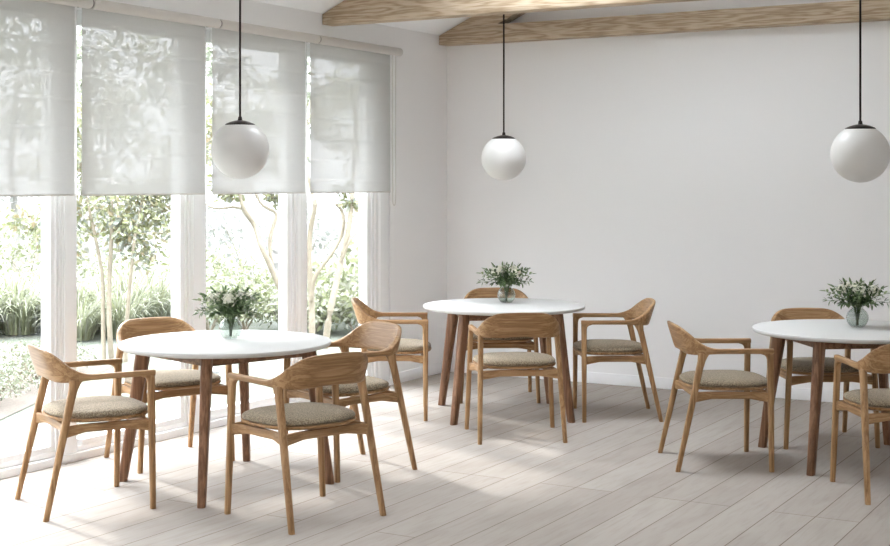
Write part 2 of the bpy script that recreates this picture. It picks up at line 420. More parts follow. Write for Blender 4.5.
# ------------------------------------------------------------------ armchair
def make_chair():
    t = empty('armchair')
    X, Y, Z = (1,0,0), (0,1,0), (0,0,1)
    # plan curve of the arm and back rail, t in degrees, 0 = where the bend starts
    def raw(d):
        a = R(d); e = .6
        return Vector((-.02 - .192*abs(sin(a))**e, .250*math.copysign(abs(cos(a))**e, cos(a)), 0))
    dense = [raw(90*k/400) for k in range(401)]; cum = [0]
    for p, q in zip(dense, dense[1:]): cum.append(cum[-1] + (q - p).length)
    def half(f):                                                     # 0 = where the bend starts, 1 = middle of the back, by arc length
        L = f*cum[-1]; k = 0
        while k < 399 and cum[k + 1] < L: k += 1
        u = (L - cum[k])/max(1e-9, cum[k + 1] - cum[k]); return dense[k].lerp(dense[k + 1], min(1, max(0, u)))
    def plan(f):                                                     # 0..2 runs round the whole back
        if f <= 1: return half(max(f, 0))
        p = half(2 - f); return Vector((p.x, -p.y, 0))
    def interp(x, tab):
        for i in range(len(tab) - 1):
            (x0, v0), (x1, v1) = tab[i], tab[i + 1]
            if x <= x1:
                m0 = (v1 - tab[i-1][1])/(x1 - tab[i-1][0]) if i else 0
                m1 = (tab[i+2][1] - v0)/(tab[i+2][0] - x0) if i + 2 < len(tab) else 0
                h = x1 - x0; u = max(0, (x - x0)/h)
                return v0*(1 + 2*u)*(1 - u)**2 + m0*h*u*(1 - u)**2 + v1*u*u*(3 - 2*u) + m1*h*u*u*(u - 1)
        return tab[-1][1]
    TOP = [(0, .665), (.1, .668), (.2, .680), (.3, .700), (.4, .730), (.5, .757), (.6, .775), (.7, .7825), (.85, .785), (1, .786)]
    BOT = [(0, .637), (.15, .634), (.3, .629), (.6, .627), (1, .634)]
    THK = [(0, .033), (.25, .034), (.5, .028), (.75, .022), (1, .021)]
    def station(f):
        ff = f if f <= 1 else 2 - f
        p = plan(f); q = plan(min(f + .03, 2)) - plan(max(f - .03, 0)); tan = q.normalized()
        nrm = Vector((tan.y, -tan.x, 0))
        if nrm.dot(Vector((p.x + .02, p.y, 0))) < 0: nrm = -nrm
        zt, zb = interp(ff, TOP), interp(ff, BOT)
        lean = .31*min(1, ff/.6)
        up = (Vector((0,0,1)) + nrm*lean)
        c = Vector((p.x, p.y, (zt + zb)/2)) + nrm*(((zt + zb)/2 - .70)*lean)
        return (c, up, nrm, (zt - zb)/2, interp(ff, THK)/2, 4 if ff < .35 else 5)
    TA = .2
    m = MB(); m.loft([station(TA + (2 - 2*TA)*k/56) for k in range(57)], 20, False, False)
    m.build('backrest', oak['y'], t, angle=60)
    for s in (1, -1):
        m = MB()
        secs = []
        for x, y, hy in ((.272, .2495, .0145), (.2705, .2495, .0155), (.262, .2495, .016), (.2, .249, .016), (.1, .248, .016), (.03, .2475, .0165)):
            secs.append((Vector((x, y*s, .651)), Vector(Z), Vector((0, s, 0)), .014 if x < .272 else .0128, hy, 4))
        for d in (0, .05, .1, .15, TA):
            c, u, w, a, b, e = station(d)
            if s < 0: c = Vector((c.x, -c.y, c.z)); u = Vector((u.x, -u.y, u.z)); w = Vector((w.x, -w.y, w.z))
            secs.append((c, u, w, a, b, 4))
        m.loft(secs, 20, True, False); m.build('armrest', oak['x'], t, angle=60)
    # front legs: straight taper, flared backwards under the arm
    for s in (1, -1):
        m = MB(); secs = []
        for z, hx, hy, dx in ((0, .0125, .0125, 0), (.004, .0135, .0135, 0), (.2, .0150, .0150, 0), (.40, .0168, .0160, 0), (.56, .0175, .016, 0),
                              (.605, .0180, .016, -.0003), (.620, .0200, .016, -.002), (.630, .0250, .016, -.007), (.637, .036, .0155, -.018), (.641, .040, .0145, -.022)):
            f = z/.64
            cx = .2545 - .0005*f + dx; cy = .277 - .0275*f
            secs.append((Vector((cx, cy*s, z)), Vector(X), Vector(Y), hx, hy, 3.2))
        m.loft(secs, 20); m.build('leg', oak['z'], t, angle=60)
    # rear legs: splayed back and out
    for s in (1, -1):
        m = MB(); secs = []
        for f, hx, hy, dx in ((0, .0125, .0125, 0), (.006, .0135, .0135, 0), (.3, .0155, .015, 0), (.65, .0185, .0165, 0), (.86, .0195, .0165, 0), (.93, .0215, .0165, .002), (.97, .027, .0165, .004), (1.0, .036, .016, .006)):
            cx = -.254 + (-.112 + .254)*f + dx; cy = .26 + (.236 - .26)*f
            secs.append((Vector((cx, cy*s, .642*f)), Vector(X), Vector(Y), hx, hy, 3))
        m.loft(secs, 20); m.build('leg', oak['z'], t, angle=60)
    # rails between the legs: bowed inwards under the seat, deeper at both ends
    def rail(p, q, bow, name, mat):
        p, q = Vector(p), Vector(q); d = (q - p); nd = Vector((-d.y, d.x, 0)).normalized()
        if nd.dot(Vector((.02, 0, 0)) - (p + q)/2) < 0: nd = -nd
        m = MB(); secs = []; K = 16
        for k in range(K + 1):
            f = k/K; e = min(f, 1 - f)*2
            b = bow*min(1, e/.55)**.8 if e < .55 else bow
            zb = .372 + .017*min(1, e/.5); zt = .427 + .0025*min(1, e/.3)
            secs.append((p + d*f + nd*b + Vector((0, 0, (zt + zb)/2)), Vector(Z), nd, (zt - zb)/2, .0095, 5))
        m.loft(secs, 16); m.build(name, mat, t, angle=50)
    zf = .4/.642
    fl = lambda s: (.254, (.277 - .0275*.63)*s, 0); rl = lambda s: (-.254 + .142*zf, (.26 - .024*zf)*s, 0)
    for s in (1, -1): rail(fl(s), rl(s), .028, 'seat_rail', oak['x'])
    rail(fl(1), fl(-1), .022, 'seat_rail', oak['y']); rail(rl(1), rl(-1), .022, 'seat_rail', oak['y'])
    # seat tray and cushion, a rounded square wider at the front
    def ring(a, b, z, n=48, e=2.7, taper=.05):
        o = []
        for k in range(n):
            th = 2*pi*k/n; c, s_ = cos(th), sin(th)
            x = a*math.copysign(abs(c)**(2/e), c); y = b*math.copysign(abs(s_)**(2/e), s_)
            o.append((.055 + x, y*(1 + taper*x/.23), z(x, y) if callable(z) else z))
        return o
    def stack(rings, closed_top=True):
        m = MB(); n = len(rings[0]); vs = [p for r in rings for p in r]; fs = []
        for i in range(len(rings) - 1):
            for k in range(n):
                k2 = (k+1) % n; fs.append((i*n + k, i*n + k2, (i+1)*n + k2, (i+1)*n + k))
        fs.append(tuple(range(n - 1, -1, -1))); fs.append(tuple((len(rings)-1)*n + k for k in range(n)))
        m.add(vs, fs); return m
    A, B = .241, .256
    stack([ring(A*.80, B*.80, .4300), ring(A*.92, B*.92, .4335), ring(A*.985, B*.985, .441), ring(A, B, .448), ring(A*.995, B*.995, .4525), ring(A*.96, B*.96, .4535)]).build('seat_tray', oak['y'], t, angle=50)
    prof = [(.945, .4538), (.975, .4572), (.988, .4635), (.984, .4705), (.955, .478), (.89, .4845), (.78, .490), (.62, .4945), (.4, .497), (.18, .498)]
    stack([ring(A*f, B*f, z) for f, z in prof]).build('cushion', M_cush, t, angle=80)
    return t

chairs = [
 (.786, -4.924, 61.6, 'oak armchair at the near end of the window table, right beside the window glass', 'A'),
 (.423, -3.909, -23.8, 'oak armchair tucked between the window wall and the near round table, backed by the glass', 'B'),
 (1.860, -4.557, 161.0, 'oak armchair closest to the viewer, its back turned, at the window table', 'C'),
 (1.441, -3.571, -113.5, 'oak armchair at the window table showing its curved inner back behind the nearest chair', 'D'),
 (.697, -2.013, 31.3, 'oak armchair at the window side of the middle table, near the room corner', 'E'),
 (1.808, -2.280, 126.1, 'oak armchair with its back turned in front of the middle round table', 'F'),
 (2.059, -1.271, -149.1, 'oak armchair in profile at the middle table, on the side away from the windows', 'G'),
 (1.010, -1.013, -58.6, 'oak armchair behind the middle table, only its back top, seat and two legs showing', 'H'),
 (3.127, -2.423, 31.5, 'oak armchair in side view facing the right hand table, plain wall behind it', 'I'),
 (3.466, -1.495, -56.4, 'oak armchair between the back wall and the right hand table, mostly behind the tabletop', 'J'),
 (4.203, -2.674, 121.1, 'oak armchair before the right hand table, cut off by the picture edge', 'K'),
]
proto = make_chair()
for i, (x, y, a, lab, _k) in enumerate(chairs):
    c = proto if i == 0 else copy_tree(proto)
    c.location = (x, y, 0); c.rotation_euler = (0, 0, R(a)); tag(c, lab, 'chair', 'oak armchairs round the three tables')

# ------------------------------------------------------------------ round table
def make_table():
    t = empty('round_table')
    m = MB(); r = .55
    m.lathe([(0, .716), (r - .012, .716), (r - .004, .720), (r, .727), (r, .735), (r - .002, .739), (r - .005, .740), (0, .740)], 96)
    top = m.build('tabletop', M_top, t, angle=35)
    for k in range(4):
        a = R(90*k); d = Vector((cos(a), sin(a), 0)); w = Vector((-sin(a), cos(a), 0))
        m = MB(); secs = []
        for f, hr, hw, e in ((0, .0225, .0185, 3.6), (.006, .024, .020, 3.6), (.5, .0315, .0235, 3.6), (1, .040, .0275, 3.6)):
            rr = .548 + (.432 - .548)*f
            secs.append((d*rr + Vector((0, 0, .716*f)), d, w, hr, hw, e))
        m.loft(secs, 24); m.build('leg', walnut['z'], t, angle=50)
        b = R(90*(k + 1)); d2 = Vector((cos(b), sin(b), 0))
        p, q = d*.435, d2*.435; u = (q - p).normalized(); nn = Vector((-u.y, u.x, 0))
        m = MB()
        m.loft([(p + u*g + Vector((0, 0, .690)), Vector((0,0,1)), nn, .0255, .011, 8) for g in (.012, (q - p).length - .012)], 16)
        m.build('apron', walnut['x' if k % 2 else 'y'], t, angle=40)
    return t
tables = [(1.09, -4.21, 27, 'round white-topped table nearest the viewer beside the window wall'),
          (1.37, -1.60, -9, 'round white-topped table in the middle, near the corner of the room'),
          (3.78, -1.96, -9, 'round white-topped table cut off by the picture edge, in front of the blank wall')]
tp = make_table()
for i, (x, y, a, lab) in enumerate(tables):
    o = tp if i == 0 else copy_tree(tp)
    o.location = (x, y, 0); o.rotation_euler = (0, 0, R(a)); tag(o, lab, 'table', 'round white dining tables')

# ------------------------------------------------------------------ globe pendants
def make_pendant():
    t = empty('globe_pendant'); r = .1525
    m = MB(); pr = [(0, -r)]
    for k in range(1, 31):
        a = -pi/2 + pi*k/31*.865
        pr.append((r*cos(a), r*sin(a)))
    m.lathe(pr + [(.06, r*.9), (0, r*.9)], 56); m.build('globe', M_globe, t, angle=60)
    m = MB(); m.lathe([(0, .136), (.078, .1305), (.080, .1325), (.074, .1385), (.052, .148), (.027, .1545), (.0125, .1565), (.0095, .174), (.008, .176), (0, .176)], 40); m.build('cap', M_black, t, angle=50)
    return t
pend = [(1.12, -4.13, 1.742, 'globe pendant lamp hanging in front of the blinds over the table by the windows'),
        (1.36, -1.585, 1.737, 'smallest looking globe pendant lamp, over the middle table near the corner'),
        (3.945, -2.46, 1.722, 'globe pendant lamp against the plain wall over the right hand table')]
pp = make_pendant()
for i, (x, y, z, lab) in enumerate(pend):
    o = pp if i == 0 else copy_tree(pp)
    o.location = (x, y, z); tag(o, lab, 'lamp', 'globe pendant lamps')
    zc = ZE + SL*min(x, XR - x) - z
    m = MB(); m.loft([((0,0,h), (1,0,0), (0,1,0), .0058, .0058, 2) for h in (.170, zc - .03)], 12); m.build('rod', M_black, o)
    m = MB(); m.lathe([(0, zc - .045), (.05, zc - .045), (.055, zc - .04), (.055, zc + .02), (0, zc + .02)], 28); m.build('ceiling_canopy', M_black, o, angle=40)

# ------------------------------------------------------------------ vases with sprigs
def make_vase():
    t = empty('glass_vase')
    pr = [(0, 0), (.030, 0), (.036, .002)]
    for k in range(1, 16):
        a = -.98 + (1.02 + .98)*k/15
        pr.append((.0625*cos(a), .0535 + .062*sin(a)))
    pr += [(.0335, .1105), (.0355, .1135), (.0345, .1145)]
    inner = [(max(r - .0028, 0), z) for r, z in pr[3:-2]][::-1] + [(.028, .006), (0, .006)]
    m = MB(); m.lathe(pr + inner, 40); m.build('glass', M_vase, t, angle=60)
    m = MB(); w = [(0, .0068), (.027, .0068)]
    for k in range(1, 9):
        a = -.92 + (.30 + .92)*k/8
        w.append((.0585*cos(a), .0535 + .058*sin(a)))
    w.append((0, w[-1][1])); m.lathe(w, 32); m.build('water', M_water, t, angle=40)
    return t
def sprig(rng, lean, H, nl, leafL, mat, name='leafy_sprig', blossoms=0):
    """a stem from the vase floor out of its neck, leaves in pairs along it"""
    t = empty(name)
    p0 = Vector((-.006 + .008*rng.random(), .006*rng.uniform(-1, 1), .012)); p1 = Vector((.019, .004*rng.uniform(-1, 1), .112)); 
    d = Vector((sin(lean), 0, cos(lean)))
    pts = [p0, p0.lerp(p1, .5), p1]; q = p1; K = 6
    for k in range(K):
        dd = Vector((sin(lean*(.55 + .45*k/K)), .10*rng.uniform(-1, 1), cos(lean*(.55 + .5*k/K)))).normalized()
        q = q + dd*(H/K); pts.append(q.copy())
    m = MB(); m.tube(pts, .0017, .0007, n=6); m.build('stem', M_stem, t)
    ml = MB()
    def at(f):
        x = 2 + f*K; i = min(int(x), len(pts) - 2); return pts[i].lerp(pts[i+1], x - i), (pts[i+1] - pts[i]).normalized()
    for k in range(nl):
        f = .1 + .9*k/(nl - 1); p, tn = at(f)
        ph = k*2.4 + rng.uniform(-.5, .5)
        side = tn.cross(Vector((.2, 1, .3))).normalized(); side = Quaternion(tn, ph) @ side
        tw = Vector((0, 0, 0))
        # a short twig with two or three leaves
        L = leafL*rng.uniform(.75, 1.2)*(1 - .25*f)
        for j in range(3 if f < .9 else 2):
            dr = (side*(.9 - .2*j) + tn*(.5 + .35*j) + Vector((rng.uniform(-.35, .35), rng.uniform(-.35, .35), rng.uniform(-.2, .3)))).normalized()
            ml.leaf(p + side*.004*j, dr, Vector((rng.uniform(-.5, .5), rng.uniform(-.5, .5), 1)), L, L*rng.uniform(.34, .46), rng.uniform(0, .35))
    p, tn = at(1); ml.leaf(p, tn, (0, .4, 1), leafL, leafL*.36, .1)
    ml.build('leaves', mat, t)
    if blossoms:
        mb = MB()
        for k in range(blossoms):
            v = Vector((rng.gauss(0, 1), rng.gauss(0, 1), rng.gauss(.5, .8))).normalized()*.036*rng.uniform(.55, 1.05)
            c = p + v
            for j in range(5):
                a = 2*pi*j/5 + k; ax = v.normalized(); s1 = ax.cross(Vector((.3, .2, .9))).normalized(); s2 = ax.cross(s1)
                mb.leaf(c, s1*cos(a) + s2*sin(a) + ax*.35, ax, .0100, .0080, .2)
        mb.build('blossoms', M_flower, t)
    return t
rng = random.Random(3)
leafy = [sprig(rng, R(l), h, n, .038, M_leaf if k % 3 else M_leaf2) for k, (l, h, n) in enumerate(((10, .14, 12), (36, .155, 12), (62, .17, 12), (80, .185, 12), (104, .165, 11)))]
flow = [sprig(rng, R(l), h, 6, .022, M_leaf2, 'white_flower_sprig', 48) for l, h in ((24, .115), (50, .125))]
vases = [(1.045, -4.115, 'window table', 0), (1.318, -1.465, 'middle table', 1), (3.79, -1.86, 'right hand table', 2)]
vlabels = ['small round glass vase of water on the table by the windows', 'small round glass vase of water on the middle table', 'small round glass vase of water on the table at the right']
vp = make_vase(); used = set()
plan_l = [(0, 10), (0, 130), (0, 250), (1, 20), (1, 75), (1, 150), (1, 205), (1, 265), (1, 325), (2, 0), (2, 50), (2, 105), (2, 170), (2, 225), (2, 290), (3, 30), (3, 208), (3, 120), (2, 340), (3, 265), (3, 75), (3, 165), (3, 340), (2, 20), (2, 200), (4, 10), (4, 95), (4, 185), (4, 240), (4, 300)]
plan_f = [(0, 200), (0, 20), (1, 60), (1, 215), (1, 300), (1, 140), (0, 110)]
blabs = ['bouquet of dark leafy sprigs and white blossom on the table by the windows',
         'bouquet of leafy sprigs and white blossom in the vase on the middle table',
         'bouquet of leafy sprigs and white blossom in the vase on the right hand table']
for i, (x, y, where, k) in enumerate(vases):
    o = vp if i == 0 else copy_tree(vp)
    o.location = (x, y, .7402); o.rotation_euler = (0, 0, k); tag(o, vlabels[i], 'vase', 'round glass vases')
    bq = empty('bouquet', (x, y, .7402)); tag(bq, blabs[i], 'bouquet', 'bouquets in the glass vases')
    for kind, protos, plist in (('l', leafy, plan_l), ('f', flow, plan_f)):
        for (v, az) in plist:
            key = (kind, v); s = protos[v]
            if key in used: s = copy_tree(s)
            used.add(key); s.parent = bq
            s.rotation_euler = (0, 0, R(az + k*37 + rng.uniform(-9, 9)))
for o in [o for o in sc.objects if o.name.startswith(('leafy_sprig', 'white_flower_sprig'))]:      # each sprig becomes one part with its stem and leaves
    pass

# ------------------------------------------------------------------ garden beyond the windows
GZ = -.08
def ground_mat():
    m, nt, out = newmat('pale_lawn'); b = principled(nt, out, Roughness=.95); b.inputs['Specular IOR Level'].default_value = .1
    tc = N(nt, 'ShaderNodeTexCoord')
    n1 = N(nt, 'ShaderNodeTexNoise', Scale=1.1, Detail=8., Roughness=.7); nt.links.new(tc.outputs['Object'], n1.inputs['Vector'])
    n2 = N(nt, 'ShaderNodeTexNoise', Scale=26., Detail=5., Roughness=.7); nt.links.new(tc.outputs['Object'], n2.inputs['Vector'])
    mx = N(nt, 'ShaderNodeMix', data_type='FLOAT'); mx.inputs['Factor'].default_value = .5
    nt.links.new(n1.outputs['Fac'], mx.inputs['A']); nt.links.new(n2.outputs['Fac'], mx.inputs['B'])
    nt.links.new(ramp(nt, [(.36, GR[0]), (.5, GR[1]), (.62, GR[2])], mx.outputs['Result']), b.inputs['Base Color'])
    return m
K_ = GARDEN
def gc(r, g, b, k=1.0): return (r*K_*k, g*K_*k, b*K_*k)
GR = (gc(.28,.32,.20), gc(.40,.43,.35), gc(.56,.57,.52))  # lawn tones washed out: haze glare put into the colour
M_lawn = ground_mat()
M_path = plain('pale_gravel', gc(.80,.81,.82), .9, .3, 90, .15)
M_stone = plain('pale_paving', gc(.95,.95,.95), .9, .2, 30, .1)
M_soil = plain('dark_soil', gc(.30,.24,.19), 1, .4, 40, .3)
M_bark = plain('pale_tan_bark', gc(.80,.68,.50), .8, .3, 14, .18)
M_bark2 = plain('whitish_bark', gc(.92,.88,.82), .85, .3, 10, .12)
L_tree = leaf_mat('tree_leaf', [gc(.70,.76,.30), gc(.58,.62,.30), gc(.92,.95,.56), gc(.84,.66,.40), gc(.60,.66,.30), gc(1.0,1.0,.88), gc(.66,.74,.62)], .4, .5)
L_strap = leaf_mat('strap_leaf', [gc(.60,.66,.34), gc(.88,.92,.62), gc(.46,.50,.24), gc(1.0,1.0,.82), gc(.70,.76,.44)], .35, .5)
L_shrub = leaf_mat('shrub_leaf', [gc(.60,.68,.32), gc(.82,.88,.52), gc(.42,.47,.20), gc(1.0,1.0,.82), gc(.56,.58,.34)], .35, .5)
L_low = leaf_mat('low_shrub_leaf', [gc(.60,.68,.42), gc(.82,.86,.66), gc(.42,.48,.28), gc(.70,.58,.44)], .3, .6)
L_far = leaf_mat('hazy_far_leaf', [gc(1.0,1.0,.94), gc(.86,.88,.78), gc(1.1,1.1,1.08), gc(.92,.90,.84)], .4, .6)  # far foliage: the haze is put into the leaf colour
L_back = leaf_mat('pale_tree_leaf', [gc(.74,.80,.58), gc(.56,.62,.42), gc(.90,.94,.78), gc(.66,.70,.54)], .4, .6)  # background crowns: distance haze put into pale leaf tones

m = MB(); m.add([(-.2, -45, GZ), (-.2, 60, GZ), (-90, 60, GZ), (-90, -45, GZ)], [(0,1,2,3)]); struct(m, 'ground', M_lawn, smooth=False)
m = MB(); ed = []
for k in range(13):
    f = k/12; x = -9.5 + 8.0*f; y = 2.0 - 6.2*f + .35*sin(f*5); ed.append((x, y))
vs = [(x - .12, y - .62, GZ + .004) for x, y in ed] + [(x + .35, y + .55, GZ + .004) for x, y in ed]
m.add(vs, [(k, k + 1, k + 14, k + 13) for k in range(12)]); struct(m, 'trim_20', M_path, smooth=False)   # gravel walk

gr = random.Random(11)
def strap_clump(nb, H, seed):
    g = random.Random(seed); m = MB()
    for k in range(nb):
        a = g.uniform(0, 2*pi); out = g.uniform(.35, 1.25); L = H*g.uniform(.8, 1.25); wd = g.uniform(.013, .022)
        ro = .17*g.random()**.5; p = Vector((cos(a)*ro, sin(a)*ro, 0)); a += g.uniform(-.8, .8); d = Vector((cos(a), sin(a), 0)); s = Vector((-sin(a), cos(a), 0))
        vs = []; fs = []; K = 6
        for j in range(K + 1):
            f = j/K; th = pi/2 - out*(.25 + 1.75*f*f)
            if j: p = p + (d*cos(th) + Vector((0,0,1))*sin(th))*L/K
            if p.z < .015: p.z = .015
            w_ = wd*(1 - f**3)*.5 + .001
            vs += [p - s*w_, p + s*w_]
        for j in range(K): fs.append((2*j, 2*j+1, 2*j+3, 2*j+2))
        m.add(vs, fs)
    return m
def cloud(m, g, c, rad, n, L, shell=.55):
    for k in range(n):
        v = Vector((g.gauss(0,1), g.gauss(0,1), g.gauss(0,1))).normalized()*(shell + (1 - shell)*g.random())
        p = Vector((c[0] + v.x*rad[0], c[1] + v.y*rad[1], c[2] + v.z*rad[2]))
        if p.z < .02: p.z = .02 + g.random()*.05
        d = Vector((v.x + g.uniform(-.7,.7), v.y + g.uniform(-.7,.7), g.uniform(-.9,.5)))
        l = L*g.uniform(.65, 1.3)
        m.leaf(p, d, Vector((g.uniform(-1,1), g.uniform(-1,1), g.uniform(.2,1))), l, l*g.uniform(.4,.6), .3)
def shrub(name, H, W, n, L, mat, seed):
    t = empty(name); g = random.Random(seed); m = MB()
    for k in range(6):
        a = g.uniform(0, 2*pi); r = W*.45*g.random()**.5; h = H*g.uniform(.45, .72)
        cloud(m, g, (r*cos(a), r*sin(a), h), (W*.42, W*.42, H*.36), n//6, L, .5)
    m.build('foliage', mat, t, smooth=False)
    m = MB()
    for k in range(5):
        a = 2*pi*k/5 + g.random(); m.tube([(0,0,0), (.12*W*cos(a), .12*W*sin(a), H*.3), (.3*W*cos(a), .3*W*sin(a), H*.62)], .012, .005, 6)
    m.build('stem', M_bark, t); return t
def place(proto, lst, lab, cat, group):
    for i, (x, y, s) in enumerate(lst):
        o = proto if i == 0 else copy_tree(proto)
        o.location = (x, y, GZ); o.rotation_euler = (0, 0, gr.uniform(0, 6.28)); o.scale = (s, s, s*gr.uniform(.92, 1.1)); tag(o, lab, cat, group)

def clump(seed):
    t = empty('strap_leaved_clump'); strap_clump(190, .58, seed).build('leaves', L_strap, t, smooth=False); return t
row1 = [(-6.75, -.95, 1), (-6.45, -.55, 1.05), (-6.15, -.2, .95), (-5.85, .2, 1), (-5.7, .62, 1.05), (-5.55, 1.0, 1), (-6.9, -.2, 1.1), (-6.5, .35, 1.15), (-6.2, .9, 1.1), (-5.95, 1.4, 1.1), (-7.2, .5, 1.2), (-6.8, 1.1, 1.15)]
place(clump(1), row1, 'arching strap leaved clump in the bed beyond the pale garden walk', 'plant', 'strap leaved clumps beyond the walk')
row2 = [(-4.75, .55, .85), (-4.6, .98, .9), (-4.85, 1.35, .95), (-4.95, 1.8, 1), (-5.15, 2.25, 1.0), (-5.3, 1.5, 1.05), (-5.4, 2.0, 1.1), (-5.2, 1.0, 1), (-5.6, 2.6, 1.1)]
place(clump(2), row2, 'arching strap leaved clump behind the thin trunked round crowned garden tree', 'plant', 'strap leaved clumps behind the round crowned tree')
place(shrub('low_shrub', .34, .62, 620, .032, L_low, 3), [(-2.2, -3.02, 1), (-2.45, -2.6, .95), (-2.72, -2.15, 1), (-2.95, -1.72, .95), (-3.2, -1.3, .9)], 'low mounded shrub on bare soil just outside the window glass', 'shrub', 'low shrubs edging the lawn')
m = MB(); ed = [(-1.95 - .125*k, -3.5 + .24*k) for k in range(12)]
vs = [(x - .26, y - .12, GZ + .006) for x, y in ed] + [(x + .30, y + .14, GZ + .006) for x, y in ed]
m.add(vs, [(k, k + 1, k + 13, k + 12) for k in range(11)]); struct(m, 'trim_21', M_soil, smooth=False)   # planted strip
place(shrub('leafy_shrub', .56, .8, 900, .05, L_shrub, 4), [(-4.0, 1.75, 1), (-3.75, 2.05, .9), (-3.5, 2.4, 1.0), (-3.1, 2.5, .9), (-4.3, 2.5, 1.15), (-3.8, 3.0, 1.2), (-4.9, 3.4, 1.3), (-4.2, 3.9, 1.3)], 'leafy mid green shrub behind the tan forking garden tree', 'shrub', 'shrubs behind the forking tree')
place(shrub('broad_leaved_shrub', .62, .8, 620, .085, L_shrub, 5), [(-2.95, 2.2, .9), (-2.6, 2.5, .85), (-2.2, 2.45, .8), (-2.9, 3.1, 1.15), (-2.35, 3.3, 1.1), (-3.2, 3.9, 1.45), (-2.6, 4.4, 1.5), (-3.6, 5.2, 1.7), (-2.9, 5.6, 1.7)], 'broad leaved shrub behind the pale many stemmed garden tree', 'shrub', 'shrubs behind the many stemmed tree')
place(shrub('loose_shrub', .95, 1.3, 900, .07, L_shrub, 6), [(-8.6, 2.2, .9), (-9.7, 3.2, .95), (-7.7, 3.3, .85), (-11.2, 3.2, 1.1), (-6.7, 3.2, .75), (-6.3, 4.4, .85), (-10.3, 5.0, 1.1)], 'loose pale green shrub at the back of the garden bed', 'shrub', 'loose shrubs at the back of the bed')
place(shrub('hazy_shrub', 1.5, 2.2, 800, .13, L_far, 8), [(-12.6, 5.0, .9), (-16.6, 6.6, 1.1), (-11.9, 9.0, .9), (-8.4, 9.6, .95), (-6.3, 9.4, .9), (-10.6, 10.6, 1.0), (-3.6, 9.0, .8)], 'hazy pale shrub in the far background of the garden', 'shrub', 'hazy shrubs far off')
for i, (x, y, a, b) in enumerate([(-1.35, -2.5, .5, .34), (-1.75, -1.6, .55, .36), (-2.2, -.6, .5, .36), (-2.9, .5, .6, .4)]):
    m = MB(); g = random.Random(i); n = 9; pts = [(x + a*.5*cos(2*pi*k/n)*g.uniform(.85, 1.1), y + b*.5*sin(2*pi*k/n)*g.uniform(.85, 1.1)) for k in range(n)]
    m.add([(p, q, GZ - .01) for p, q in pts] + [(p, q, GZ + .02) for p, q in pts], [tuple(range(n, 2*n))] + [(k, (k+1) % n, (k+1) % n + n, k + n) for k in range(n)])
    tag(m.build('stepping_stone', M_stone, smooth=False), 'flat pale stepping stone in the lawn outside the windows', 'stone', 'stepping stones in the lawn')

def tree(name, label, stems, crowns, leaf, L, bark, seed, base):
    """stems: (radius at foot, radius at tip, points); crowns: (centre, radii, leaves)"""
    g = random.Random(seed); t = empty(name, base); tag(t, label, 'tree'); b = Vector(base)
    for r0, r1, pts in stems:
        pp = []
        for i, p in enumerate(pts):
            j = 0 if i == 0 else .05*g.uniform(-1, 1)
            pp.append(Vector(p) - b + Vector((-.5*j, .866*j, 0)))
        fine = []                                                    # smooth the polyline
        for i in range(len(pp) - 1):
            p0, p1, p2, p3 = pp[max(i-1, 0)], pp[i], pp[i+1], pp[min(i+2, len(pp)-1)]
            for k in range(4):
                u = k/4; fine.append(.5*((2*p1) + (p2 - p0)*u + (2*p0 - 5*p1 + 4*p2 - p3)*u*u + (3*p1 - p0 - 3*p2 + p3)*u**3))
        fine.append(pp[-1]); m = MB(); m.tube(fine, r0, r1, 10); m.build('trunk', bark, t)
    m = MB()
    for c, rad, n in crowns:
        cc = Vector(c) - b; k = max(3, n//60)
        for q in range(k):                                           # clusters of leaves at the twig ends
            v = Vector((g.gauss(0,1), g.gauss(0,1), g.gauss(0,1))).normalized()*g.random()**.45
            cloud(m, g, (cc.x + v.x*rad[0], cc.y + v.y*rad[1], cc.z + v.z*rad[2]), (rad[0]*.26 + .04, rad[1]*.26 + .04, rad[2]*.24 + .04), n//k, L, .2)
    m.build('crown', leaf, t, smooth=False)
    return t
tree('round_crowned_tree', 'small round crowned tree with three thin trunks seen through the second window', [
  (.026, .012, [(-3.29,-.49,GZ), (-3.3,-.5,.3), (-3.31,-.5,.76), (-3.29,-.49,1.27), (-3.32,-.51,1.87), (-3.3,-.45,2.6)]),
  (.022, .010, [(-3.33,-.55,GZ), (-3.34,-.56,.3), (-3.35,-.56,.72), (-3.42,-.6,1.18), (-3.5,-.7,1.8)]),
  (.022, .010, [(-3.15,-.46,GZ), (-3.13,-.45,.31), (-3.09,-.43,.77), (-3.05,-.4,1.23), (-2.95,-.3,1.8)])],
  [((-3.3,-.45,1.24), (.58,.58,.48), 2000), ((-3.75,-.75,1.5), (.42,.45,.62), 900), ((-3.0,-.05,1.45), (.38,.40,.58), 900), ((-3.35,-.4,2.3), (.8,.8,.75), 1500)], L_tree, .062, M_bark, 21, (-3.28, -.5, GZ))
tree('forking_tree', 'tan crooked tree forking sideways, seen through the third window', [
  (.038, .012, [(-2.60,1.40,GZ), (-2.66,1.37,.27), (-2.8,1.29,.7), (-2.89,1.24,.93), (-2.96,1.2,1.13), (-3.04,1.15,1.29), (-3.08,1.13,1.44), (-3.15,1.09,1.8), (-3.3,1.1,2.3)]),
  (.014, .006, [(-3.04,1.15,1.3), (-3.15,1.09,1.32), (-3.28,1.02,1.31), (-3.39,.95,1.35), (-3.5,.9,1.5)]),
  (.022, .008, [(-2.8,1.29,.7), (-2.82,1.28,.99), (-2.77,1.31,1.24), (-2.84,1.27,1.31), (-2.92,1.22,1.39), (-3.0,1.18,1.7), (-2.9,1.3,2.2)])],
  [((-3.4,1.15,2.1), (.7,.7,.6), 1400), ((-2.95,1.35,2.1), (.55,.55,.6), 900), ((-3.35,1.0,1.46), (.25,.2,.09), 120), ((-2.75,1.3,1.44), (.2,.18,.08), 120)], L_tree, .065, M_bark, 22, (-2.60, 1.40, GZ))
